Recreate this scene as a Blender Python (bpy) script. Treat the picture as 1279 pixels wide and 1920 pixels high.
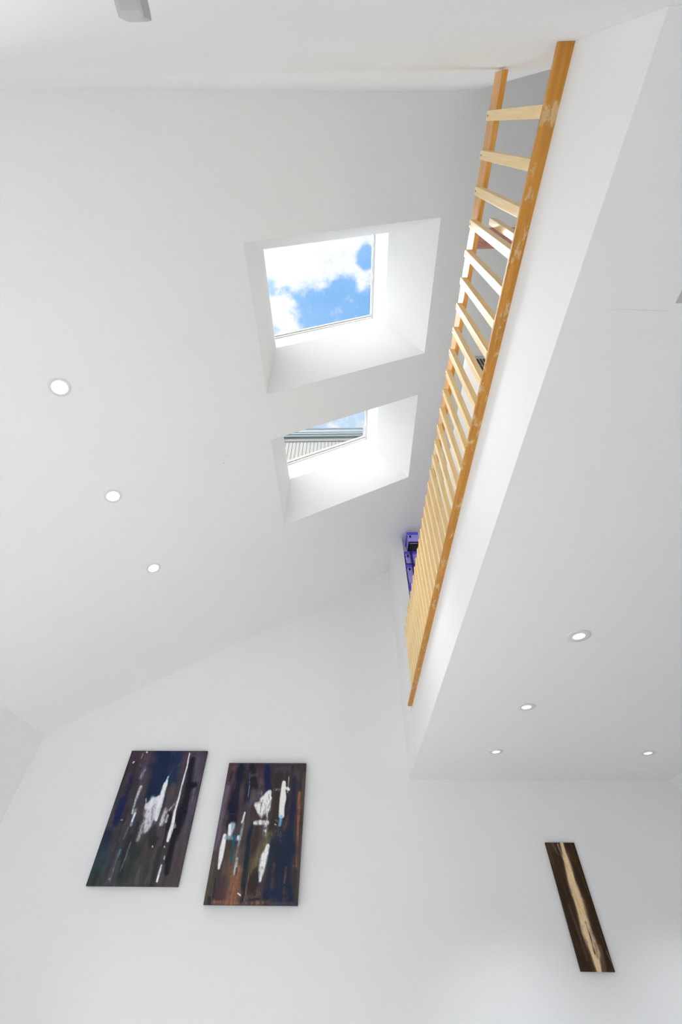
import bpy, bmesh, math, random
import numpy as np
from mathutils import Vector, Matrix

for o in list(bpy.data.objects):
    bpy.data.objects.remove(o, do_unlink=True)
SC = bpy.context.scene
COL = SC.collection

# ------------------------------------------------------------------ scale
# Everything is laid out in room units measured from the camera: x to the right,
# y towards the far wall, z up.  One unit is 0.55 m, the lens is 1.35 m above the floor.
U = 0.55
ZC = 1.35
def V(x, y, z): return Vector((x*U, y*U, z*U+ZC))

# ------------------------------------------------------------------ camera
cam_d = bpy.data.cameras.new('camera'); cam = bpy.data.objects.new('camera', cam_d); COL.objects.link(cam)
RIGHT = Vector((0.9997796, 0.01914056, 0.00862503))
UP = Vector((0.00804862, -0.72889126, 0.68458217))
FWD = Vector((-0.01938999, 0.68436187, 0.72888467))
R3 = Matrix((RIGHT, UP, -FWD)).transposed()
cam.matrix_world = Matrix.Translation(V(0, 0, 0)) @ R3.to_4x4()
cam_d.sensor_fit = 'VERTICAL'; cam_d.sensor_height = 36.0
cam_d.lens = 36.0*770.4266/1920.0
cam_d.clip_start = 0.01; cam_d.clip_end = 500
SC.camera = cam

# ------------------------------------------------------------------ light settings
EXPOSURE = 0.0
GLOW = 10.5; PATCH = 44.0; SIDE_FILL = 2.5           # added bright sky areas outside the view, put in to light the room
SPOT_W = 192.0; SPOT_LOFT = 84.0        # watts of each recessed downlight
LAMP_EMIT = 2.6
SC.cycles.max_bounces = 16; SC.cycles.diffuse_bounces = 12; SC.cycles.transparent_max_bounces = 16
SC.view_settings.view_transform = 'Standard'
SC.view_settings.look = 'None'
SC.view_settings.gamma = 1.0
SC.view_settings.use_curve_mapping = False
SC.view_settings.exposure = EXPOSURE

def lin(c):
    c = c/255.0
    return c/12.92 if c <= 0.04045 else ((c+0.055)/1.055)**2.4
def rgb(r, g, b, a=1.0): return (lin(r), lin(g), lin(b), a)

class NT:
    """tiny helper for math node graphs"""
    def __init__(s, tree): s.t = tree; s.n = tree.nodes; s.l = tree.links
    def add(s, typ, **kw):
        n = s.n.new(typ)
        for k, v in kw.items(): setattr(n, k, v)
        return n
    def put(s, sock, v):
        if hasattr(v, 'is_linked') or isinstance(v, bpy.types.NodeSocket): s.l.new(v, sock)
        else: sock.default_value = v
    def m(s, op, a, b=0.0, c=0.0, clamp=False):
        n = s.n.new('ShaderNodeMath'); n.operation = op; n.use_clamp = clamp
        s.put(n.inputs[0], a); s.put(n.inputs[1], b); s.put(n.inputs[2], c)
        return n.outputs[0]
    def smooth(s, v, a, b):
        n = s.n.new('ShaderNodeMapRange'); n.interpolation_type = 'SMOOTHSTEP'
        s.put(n.inputs['Value'], v); n.inputs['From Min'].default_value = a; n.inputs['From Max'].default_value = b
        return n.outputs['Result']
    def mix(s, f, a, b):
        n = s.n.new('ShaderNodeMix'); n.data_type = 'RGBA'
        s.put(n.inputs[0], f); s.put(n.inputs[6], a); s.put(n.inputs[7], b)
        return n.outputs[2]
    def xyz(s, x, y, z=0.0):
        n = s.n.new('ShaderNodeCombineXYZ'); s.put(n.inputs[0], x); s.put(n.inputs[1], y); s.put(n.inputs[2], z)
        return n.outputs[0]
    def noise(s, vec, scale, detail=2.0, rough=0.5):
        n = s.n.new('ShaderNodeTexNoise'); s.l.new(vec, n.inputs['Vector'])
        n.inputs['Scale'].default_value = scale; n.inputs['Detail'].default_value = detail; n.inputs['Roughness'].default_value = rough
        return n.outputs['Fac']

# ------------------------------------------------------------------ world: blue sky, white clouds, added bright areas out of view
W = bpy.data.worlds.new('sky'); SC.world = W; W.use_nodes = True
g = NT(W.node_tree); g.n.clear()
tc = g.add('ShaderNodeTexCoord'); sep = g.add('ShaderNodeSeparateXYZ'); g.l.new(tc.outputs['Generated'], sep.inputs[0])
dx, dy, dz = sep.outputs
zz = g.m('MAXIMUM', dz, 0.08)
px = g.m('DIVIDE', dx, zz); py = g.m('DIVIDE', dy, zz)
pv = g.xyz(px, py)
n1 = g.noise(pv, 11.0, 9.0, 0.68)
n2 = g.noise(g.xyz(g.m('ADD', px, 3.7), py), 30.0, 5.0, 0.6)
nn = g.m('ADD', g.m('MULTIPLY', n1, 0.75), g.m('MULTIPLY', n2, 0.25))
def blob(cx, cy, r):
    d = g.m('SQRT', g.m('ADD', g.m('POWER', g.m('SUBTRACT', px, cx), 2.0), g.m('POWER', g.m('SUBTRACT', py, cy), 2.0)))
    return g.m('SUBTRACT', 1.0, g.m('DIVIDE', d, r))
def lim(v, lo): return g.m('MAXIMUM', v, lo)
# a bank of cloud overhead, thinning away from the zenith, with smaller clouds beyond
bank = g.m('DIVIDE', g.m('SUBTRACT', 0.262, py), 0.05)
bank = g.m('SUBTRACT', bank, g.m('MULTIPLY', lim(blob(-0.005, 0.262, 0.035), 0.0), 1.3))
bank = g.m('MINIMUM', bank, 1.25)
bank = g.m('SUBTRACT', bank, g.m('MULTIPLY', lim(blob(0.042, 0.200, 0.030), 0.0), 3.4))
f = g.m('MAXIMUM', bank, g.m('MULTIPLY', blob(-0.158, 0.305, 0.045), 1.2))
f = g.m('MAXIMUM', f, g.m('MULTIPLY', blob(-0.140, 0.385, 0.055), 1.6))
f = g.m('MAXIMUM', f, g.m('MULTIPLY', blob(0.075, 0.665, 0.075), 1.6))
f = g.m('MAXIMUM', f, g.m('MULTIPLY', g.m('SUBTRACT', g.m('ABSOLUTE', g.m('SUBTRACT', py, 0.4)), 0.5), 1.0))
f = g.m('MAXIMUM', f, -1.3)
cl = g.smooth(g.m('ADD', f, g.m('MULTIPLY', g.m('SUBTRACT', nn, 0.5), 5.0)), -0.35, 0.75)
pale = g.smooth(py, 0.25, 0.58)
blue = g.mix(pale, rgb(112, 180, 244), rgb(196, 224, 252))
soft = g.mix(g.smooth(n1, 0.3, 0.7), rgb(226, 233, 247), (1.05, 1.05, 1.06, 1))
skyc = g.mix(cl, blue, soft)
skyc = g.mix(g.smooth(dz, -0.02, 0.06), rgb(150, 148, 142), skyc)
GD = Vector((-0.50, -0.50, 0.70)).normalized()
dot = g.m('ADD', g.m('ADD', g.m('MULTIPLY', dx, GD.x), g.m('MULTIPLY', dy, GD.y)), g.m('MULTIPLY', dz, GD.z))
gl = g.m('MULTIPLY', g.m('POWER', g.m('MAXIMUM', dot, 0.0), 8.0), GLOW)
pd = g.m('SQRT', g.m('ADD', g.m('POWER', g.m('SUBTRACT', px, -0.48), 2.0), g.m('POWER', g.m('SUBTRACT', py, 0.08), 2.0)))
gl = g.m('ADD', gl, g.m('MULTIPLY', g.m('SUBTRACT', 1.0, g.smooth(pd, 0.13, 0.26)), g.m('MULTIPLY', PATCH, g.smooth(dz, 0.0, 0.1))))
gl = g.m('ADD', gl, g.m('MULTIPLY', g.smooth(g.m('ABSOLUTE', dx), 0.2, 0.8), g.m('MULTIPLY', SIDE_FILL, g.m('MULTIPLY', g.smooth(dz, 0.0, 0.05), g.smooth(dz, 0.6, 0.25)))))
bg1 = g.add('ShaderNodeBackground'); g.l.new(skyc, bg1.inputs[0]); bg1.inputs[1].default_value = 1.0
bg2 = g.add('ShaderNodeBackground'); bg2.inputs[0].default_value = (1.0, 1.0, 1.0, 1); g.l.new(gl, bg2.inputs[1])
ad = g.add('ShaderNodeAddShader'); g.l.new(bg1.outputs[0], ad.inputs[0]); g.l.new(bg2.outputs[0], ad.inputs[1])
wo = g.add('ShaderNodeOutputWorld'); g.l.new(ad.outputs[0], wo.inputs[0])

def portal(name, loc, nrm, xdir, sx, sy):
    d = bpy.data.lights.new(name, 'AREA'); d.shape = 'RECTANGLE'; d.size = sx*U; d.size_y = sy*U
    d.cycles.is_portal = True
    o = bpy.data.objects.new(name, d); COL.objects.link(o)
    z = -Vector(nrm).normalized(); x = Vector(xdir).normalized(); y = z.cross(x)
    o.matrix_world = Matrix.Translation(loc) @ Matrix((x, y, z)).transposed().to_4x4()
    return o
SL = math.tan(math.radians(29.7)); K0 = 5.938   # roof slope: z = SL*x + K
CO, SI = math.cos(math.radians(29.7)), math.sin(math.radians(29.7))
portal('skylight_portal', V(-0.5, 1.9, SL*-0.5+8.1), (SI, 0, -CO), (CO, 0, SI), 2.4, 1.7)
portal('skylight_portal', V(-0.5, 4.45, SL*-0.5+8.1), (SI, 0, -CO), (CO, 0, SI), 2.4, 1.8)
portal('window_portal', V(-6.0, 3.6, -0.85), (1, 0, 0), (0, 1, 0), 5.6, 2.9)

portal('added_loft_window_portal', V(3.9, 2.6, 4.9), (-1, 0, 0), (0, 1, 0), 5.4, 2.9)

# ------------------------------------------------------------------ materials
def base_mat(name):
    m = bpy.data.materials.new(name); m.use_nodes = True
    t = NT(m.node_tree); b = m.node_tree.nodes['Principled BSDF']
    return m, t, b
def bump(t, b, h, strength, dist=0.002):
    n = t.add('ShaderNodeBump'); n.inputs['Strength'].default_value = strength; n.inputs['Distance'].default_value = dist
    t.l.new(h, n.inputs['Height']); t.l.new(n.outputs[0], b.inputs['Normal'])
def plain(name, col, rough=0.5, metal=0.0, spec=0.5):
    m, t, b = base_mat(name)
    tc = t.add('ShaderNodeTexCoord')
    n = t.noise(tc.outputs['Object'], 14.0, 3.0)
    c2 = tuple(min(1, c*1.05) for c in col[:3])+(1,); c1 = tuple(c*0.95 for c in col[:3])+(1,)
    t.l.new(t.mix(n, c1, c2), b.inputs['Base Color'])
    b.inputs['Roughness'].default_value = rough; b.inputs['Metallic'].default_value = metal
    b.inputs['Specular IOR Level'].default_value = spec
    return m
def plaster(name, col, rough=0.75):
    m, t, b = base_mat(name)
    tc = t.add('ShaderNodeTexCoord')
    n = t.noise(tc.outputs['Object'], 3.0, 4.0)
    c2 = tuple(min(1, c*1.012) for c in col[:3])+(1,); c1 = tuple(c*0.988 for c in col[:3])+(1,)
    t.l.new(t.mix(n, c1, c2), b.inputs['Base Color'])
    b.inputs['Roughness'].default_value = rough; b.inputs['Specular IOR Level'].default_value = 0.25
    bump(t, b, t.noise(tc.outputs['Object'], 160.0, 3.0), 0.08, 0.001)
    return m
def wood(name, c1, c2, axis, rough=0.4, fleck=None):
    m, t, b = base_mat(name)
    tc = t.add('ShaderNodeTexCoord'); mp = t.add('ShaderNodeMapping'); t.l.new(tc.outputs['Object'], mp.inputs[0])
    s = [26.0, 26.0, 26.0]; s[axis] = 1.6; mp.inputs['Scale'].default_value = s
    n = t.noise(mp.outputs[0], 3.0, 6.0, 0.6)
    col = t.mix(t.smooth(n, 0.3, 0.72), c1, c2)
    if fleck:
        mp2 = t.add('ShaderNodeMapping'); t.l.new(tc.outputs['Object'], mp2.inputs[0])
        s2 = [34.0, 34.0, 34.0]; s2[axis] = 15.0; mp2.inputs['Scale'].default_value = s2
        mp2.inputs['Rotation'].default_value = (0.25, 0.3, 0.35)
        n2 = t.noise(mp2.outputs[0], 1.0, 5.0, 0.7)
        big = t.noise(tc.outputs['Object'], 5.0, 2.0)
        k = t.smooth(t.m('ADD', n2, t.m('MULTIPLY', t.m('SUBTRACT', big, 0.5), 0.35)), 0.54, 0.63)
        col = t.mix(t.m('MULTIPLY', k, 0.75), col, fleck)
    t.l.new(col, b.inputs['Base Color'])
    b.inputs['Roughness'].default_value = rough
    bump(t, b, n, 0.15, 0.001)
    return m
def emis(name, col, s):
    m, t, b = base_mat(name)
    b.inputs['Base Color'].default_value = (0.9, 0.9, 0.9, 1)
    b.inputs['Emission Color'].default_value = col; b.inputs['Emission Strength'].default_value = s
    return m
def glass(name):
    m, t, b = base_mat(name); t.n.remove(b)
    out = t.n['Material Output']
    tr = t.add('ShaderNodeBsdfTransparent'); tr.inputs[0].default_value = (0.97, 0.98, 0.98, 1)
    gs = t.add('ShaderNodeBsdfGlossy'); gs.inputs['Roughness'].default_value = 0.02
    fr = t.add('ShaderNodeFresnel'); fr.inputs[0].default_value = 1.3
    mx = t.add('ShaderNodeMixShader'); t.l.new(fr.outputs[0], mx.inputs[0]); t.l.new(tr.outputs[0], mx.inputs[1]); t.l.new(gs.outputs[0], mx.inputs[2])
    t.l.new(mx.outputs[0], out.inputs[0])
    return m

M = {}
M['wall'] = plaster('white_wall_paint', (0.86, 0.86, 0.855, 1))
M['ceil'] = plaster('white_ceiling_paint', (0.86, 0.86, 0.855, 1))
M['gloss'] = plaster('white_satin_paint', (0.86, 0.86, 0.86, 1), 0.45)
M['frame'] = plain('white_window_paint', (0.86, 0.86, 0.86, 1), 0.4)
M['gasket'] = plain('grey_gasket', rgb(140, 138, 130), 0.6)
M['floor'] = plain('pale_floor', rgb(232, 232, 230), 0.4)
M['floor_dark'] = plain('grey_low_bounce_floor', rgb(128, 128, 127), 0.4)  # unseen floor half under the loft, darkened to cut bounce on the soffit
M['ground'] = plain('pale_paving', rgb(180, 176, 168), 0.8)
M['glass'] = glass('clear_glass')
M['baluster'] = wood('varnished_pale_wood', rgb(240, 206, 142), rgb(250, 226, 174), 2, 0.28)
M['rail'] = wood('varnished_amber_wood', rgb(208, 142, 54), rgb(230, 174, 88), 1, 0.28)
M['board'] = wood('scuffed_amber_board', rgb(178, 118, 34), rgb(204, 144, 54), 1, 0.45, rgb(214, 186, 140))
M['plug'] = plain('dark_wood_plug', rgb(120, 84, 36), 0.5)
M['stool'] = wood('reddish_wood', rgb(168, 118, 118), rgb(196, 146, 138), 0, 0.4)
M['lamp'] = emis('lit_lens', (1, 0.99, 0.97, 1), LAMP_EMIT)
M['bezel'] = plain('white_bezel', (0.74, 0.74, 0.74, 1), 0.4)
M['screw'] = plain('grey_screw', rgb(110, 110, 110), 0.4)
M['plastic'] = plain('white_plastic', rgb(226, 228, 230), 0.35)
M['greyplastic'] = plain('grey_plastic', rgb(188, 188, 188), 0.45)
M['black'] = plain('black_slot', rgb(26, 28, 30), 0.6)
M['purple'] = plain('purple_plastic', rgb(178, 168, 255), 0.35)
M['purpledark'] = plain('deep_blue_plastic', rgb(104, 92, 228), 0.35)
M['strap'] = plain('navy_webbing', rgb(40, 42, 120), 0.7)
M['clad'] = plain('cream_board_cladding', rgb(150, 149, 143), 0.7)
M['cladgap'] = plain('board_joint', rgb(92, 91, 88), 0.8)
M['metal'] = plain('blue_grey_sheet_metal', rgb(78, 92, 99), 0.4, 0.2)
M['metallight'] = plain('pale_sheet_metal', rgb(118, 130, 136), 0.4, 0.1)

# ------------------------------------------------------------------ mesh helpers
def obj(name, bm, mats, parent=None, loc=None, smooth=False):
    me = bpy.data.meshes.new(name)
    bmesh.ops.recalc_face_normals(bm, faces=bm.faces[:])
    bm.to_mesh(me); bm.free()
    for m in (mats if isinstance(mats, (list, tuple)) else [mats]): me.materials.append(m)
    if smooth:
        for p in me.polygons: p.use_smooth = True
    o = bpy.data.objects.new(name, me); COL.objects.link(o)
    if loc is not None:
        me.transform(Matrix.Translation(-Vector(loc))); o.location = loc
    if parent is not None: attach(o, parent)
    return o
def attach(o, parent):
    bpy_mat = o.matrix_basis.copy()
    o.parent = parent
    o.matrix_parent_inverse = Matrix.Identity(4)
    o.matrix_basis = parent_world(parent).inverted() @ bpy_mat
def parent_world(p):
    return p.matrix_basis if p.parent is None else parent_world(p.parent) @ p.matrix_parent_inverse @ p.matrix_basis
def thing(name, label, cat, loc, group=None):
    o = bpy.data.objects.new(name, None); COL.objects.link(o); o.location = loc
    o.empty_display_size = 0.05
    return tag(o, label, cat, group)
def tag(o, label, cat, group=None):
    o['label'] = label; o['category'] = cat
    if group: o['group'] = group
    return o
def struct(o):
    o['kind'] = 'structure'; return o
def box(bm, x0, x1, y0, y1, z0, z1, mi=0, bev=0.0):
    """box given in room units"""
    vs = [bm.verts.new(V(x, y, z)) for z in (z0, z1) for y in (y0, y1) for x in (x0, x1)]
    fs = [bm.faces.new([vs[i] for i in q]) for q in ((0, 2, 3, 1), (4, 5, 7, 6), (0, 1, 5, 4), (2, 6, 7, 3), (0, 4, 6, 2), (1, 3, 7, 5))]
    for f in fs: f.material_index = mi
    if bev:
        es = list({e for f in fs for e in f.edges})
        r = bmesh.ops.bevel(bm, geom=es, offset=bev*U, segments=2, affect='EDGES', profile=0.7)
        for f in r['faces']: f.material_index = mi
    return fs
def boxobj(name, dims, mat, parent=None, bev=0.0, loc=None):
    bm = bmesh.new(); box(bm, *dims, bev=bev)
    if loc is None and parent is None:
        loc = V((dims[0]+dims[1])/2, (dims[2]+dims[3])/2, dims[4])
    elif loc is None:
        loc = V((dims[0]+dims[1])/2, (dims[2]+dims[3])/2, (dims[4]+dims[5])/2)
    return obj(name, bm, mat, parent, loc)
def quad(bm, pts, mi=0):
    f = bm.faces.new([bm.verts.new(V(*p)) for p in pts]); f.material_index = mi; return f
def lathe(bm, prof, seg, mat4, mi=0):
    """profile of (radius, height) in metres about local z"""
    rings = []
    for r, h in prof:
        if r < 1e-6: rings.append([bm.verts.new(mat4 @ Vector((0, 0, h)))])
        else: rings.append([bm.verts.new(mat4 @ Vector((r*math.cos(2*math.pi*i/seg), r*math.sin(2*math.pi*i/seg), h))) for i in range(seg)])
    for a, b in zip(rings, rings[1:]):
        for i in range(seg):
            j = (i+1) % seg
            q = [a[i % len(a)], a[j % len(a)], b[j % len(b)], b[i % len(b)]]
            q = list(dict.fromkeys(q))
            if len(q) > 2:
                f = bm.faces.new(q); f.material_index = mi

# ------------------------------------------------------------------ brush strokes of the three paintings: points (u, v), widths, colour, opacity, hardness, dryness
STROKES_A = [
 ([(0.45,0.027),(0.458,0.232),(0.447,0.383)],[0.302,0.302,0.302],(14,32,66),0.95,0.3,0.15),
 ([(0.609,0.045),(0.654,0.257)],[0.189,0.189],(20,40,75),0.8,0.2,0.3),
 ([(0.447,0.383),(0.385,0.415)],[0.113,0.113],(16,30,56),0.9,0.4,0.2),
 ([(0.103,0.416),(0.098,0.572)],[0.12,0.12],(12,22,80),0.9,0.2,0.3),
 ([(0.113,0.233),(0.129,0.416)],[0.076,0.076],(22,26,70),0.7,0.2,0.3),
 ([(0.04,0.647),(0.049,0.748)],[0.151,0.151],(20,28,62),0.7,0.1,0.2),
 ([(0.065,0.776),(0.053,0.878)],[0.239,0.239],(38,62,72),0.7,0.1,0.3),
 ([(0.057,0.865),(0.166,0.911)],[0.076,0.076],(58,92,86),0.6,0.1,0.5),
 ([(0.158,0.877),(0.161,0.943)],[0.063,0.063],(54,76,86),0.6,0.1,0.4),
 ([(0.571,0.652),(0.591,0.724)],[0.138,0.138],(26,36,34),0.8,0.3,0.3),
 ([(0.462,0.781),(0.388,0.936)],[0.189,0.189],(36,46,44),0.75,0.2,0.3),
 ([(0.462,0.781),(0.428,0.808)],[0.113,0.113],(38,48,44),0.6,0.4,0.2),
 ([(0.835,0.081),(0.872,0.381),(0.843,0.629),(0.828,0.772),(0.85,0.907)],[0.076,0.138,0.126,0.088,0.063],(16,14,26),0.93,0.3,0.2),
 ([(0.907,0.299),(0.93,0.29)],[0.076,0.076],(16,14,24),0.9,0.4,0.2),
 ([(0.719,0.509),(0.738,0.614)],[0.063,0.063],(18,16,22),0.9,0.4,0.2),
 ([(0.92,0.072),(0.922,0.231)],[0.113,0.113],(86,80,98),0.7,0.1,0.3),
 ([(0.932,0.332),(0.953,0.628)],[0.058,0.058],(78,76,102),0.7,0.2,0.3),
 ([(0.935,0.772),(0.945,0.971)],[0.138,0.138],(74,64,70),0.6,0.1,0.2),
 ([(0.292,0.189),(0.327,0.479)],[0.113,0.113],(74,62,66),0.75,0.2,0.2),
 ([(0.672,0.299),(0.668,0.446)],[0.088,0.088],(88,72,76),0.8,0.3,0.2),
 ([(0.347,0.415),(0.389,0.556)],[0.076,0.076],(66,58,64),0.8,0.3,0.1),
 ([(0.325,0.675),(0.304,0.774),(0.342,0.936)],[0.057,0.057,0.057],(34,36,40),0.8,0.4,0.2),
 ([(0.703,0.759),(0.714,0.992)],[0.057,0.057],(38,40,44),0.7,0.4,0.2),
 ([(0.726,0.629),(0.73,0.737)],[0.028,0.028],(30,28,34),0.8,0.4,0.2),
 ([(0.76,0.807),(0.786,0.972)],[0.076,0.076],(92,82,86),0.35,0.1,0.2),
 ([(0.772,0.021),(0.783,0.144),(0.776,0.316),(0.776,0.398),(0.769,0.493),(0.781,0.599),(0.775,0.702)],[0.01,0.014,0.015,0.018,0.023,0.033,0.028],(238,238,240),1,0.8,0.2),
 ([(0.769,0.414),(0.697,0.485)],[0.02,0.02],(215,215,220),0.8,0.5,0.55),
 ([(0.803,0.584),(0.815,0.607)],[0.035,0.035],(160,160,196),0.8,0.5,0.3),
 ([(0.945,0.315),(0.954,0.429)],[0.028,0.028],(120,116,136),0.6,0.3,0.4),
 ([(0.577,0.223),(0.57,0.291)],[0.013,0.033],(225,232,242),1,0.6,0.2),
 ([(0.566,0.283),(0.563,0.382),(0.56,0.462),(0.57,0.555)],[0.038,0.055,0.055,0.025],(236,238,244),1,0.7,0.2),
 ([(0.526,0.399),(0.417,0.455)],[0.063,0.063],(228,228,234),1,0.6,0.2),
 ([(0.477,0.447),(0.48,0.509)],[0.138,0.138],(222,222,228),0.95,0.4,0.4),
 ([(0.524,0.509),(0.48,0.563)],[0.12,0.12],(205,205,212),0.8,0.2,0.6),
 ([(0.429,0.586),(0.415,0.696)],[0.076,0.05],(205,205,212),0.8,0.2,0.6),
 ([(0.504,0.601),(0.489,0.634)],[0.057,0.057],(215,215,220),0.9,0.4,0.5),
 ([(0.378,0.399),(0.405,0.479)],[0.015,0.015],(215,215,225),0.9,0.5,0.4),
 ([(0.491,0.478),(0.514,0.555)],[0.013,0.013],(60,56,66),0.6,0.4,0.4),
 ([(0.654,0.489),(0.645,0.585)],[0.053,0.053],(222,222,228),0.9,0.3,0.5),
 ([(0.7,0.524),(0.695,0.57)],[0.025,0.025],(215,215,220),0.8,0.3,0.5),
 ([(0.596,0.18),(0.578,0.249)],[0.015,0.015],(44,104,150),0.8,0.4,0.3),
 ([(0.606,0.3),(0.604,0.446)],[0.018,0.018],(40,60,86),0.8,0.4,0.3),
 ([(0.682,0.108),(0.672,0.135)],[0.018,0.018],(40,90,130),0.6,0.3,0.3),
 ([(0.244,0.159),(0.226,0.233)],[0.045,0.045],(190,190,218),0.75,0.2,0.65),
 ([(0.27,0.309),(0.259,0.367),(0.252,0.432),(0.26,0.51)],[0.035,0.038,0.025,0.02],(208,208,216),0.9,0.4,0.5),
 ([(0.182,0.128),(0.254,0.181)],[0.045,0.045],(120,126,170),0.5,0.1,0.6),
 ([(0.292,0.487),(0.29,0.594)],[0.043,0.043],(140,166,190),0.85,0.3,0.3),
 ([(0.298,0.51),(0.289,0.568)],[0.016,0.016],(230,238,242),1,0.6,0.2),
 ([(0.266,0.609),(0.253,0.69)],[0.028,0.028],(124,122,132),0.6,0.2,0.4),
 ([(0.258,0.768),(0.251,0.809)],[0.035,0.035],(92,142,172),0.8,0.3,0.4),
 ([(0.245,0.809),(0.252,0.981)],[0.008,0.008],(146,156,176),0.75,0.5,0.3),
 ([(0.347,0.718),(0.341,0.823),(0.328,0.91)],[0.008,0.011,0.008],(124,164,184),0.8,0.5,0.3),
 ([(0.769,0.868),(0.766,0.914),(0.766,0.966)],[0.015,0.023,0.018],(238,238,238),1,0.6,0.35),
 ([(0.781,0.807),(0.783,0.827)],[0.01,0.01],(220,220,220),0.9,0.5,0.3),
 ([(0.751,0.744),(0.753,0.747)],[0.011,0.011],(235,235,235),1,0.6,0),
 ([(0.612,0.742),(0.617,0.748)],[0.011,0.011],(225,225,225),1,0.6,0),
 ([(0.202,0.011),(0.207,0.015)],[0.016,0.016],(220,220,230),1,0.6,0),
 ([(0.069,0.105),(0.075,0.099)],[0.015,0.015],(225,225,235),1,0.6,0),
 ([(0.163,0.027),(0.153,0.069)],[0.006,0.006],(190,186,196),0.8,0.5,0.3),
 ([(0.152,0.561),(0.169,0.56)],[0.016,0.016],(150,172,190),0.8,0.4,0.3),
 ([(0.233,0.953),(0.237,0.959)],[0.013,0.013],(170,180,190),0.8,0.4,0.2),
 ([(0.37,0.064),(0.365,0.232)],[0.008,0.008],(70,84,124),0.5,0.4,0.4),
 ([(0.227,0.036),(0.249,0.127)],[0.008,0.008],(96,84,110),0.5,0.4,0.4),
]
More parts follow.
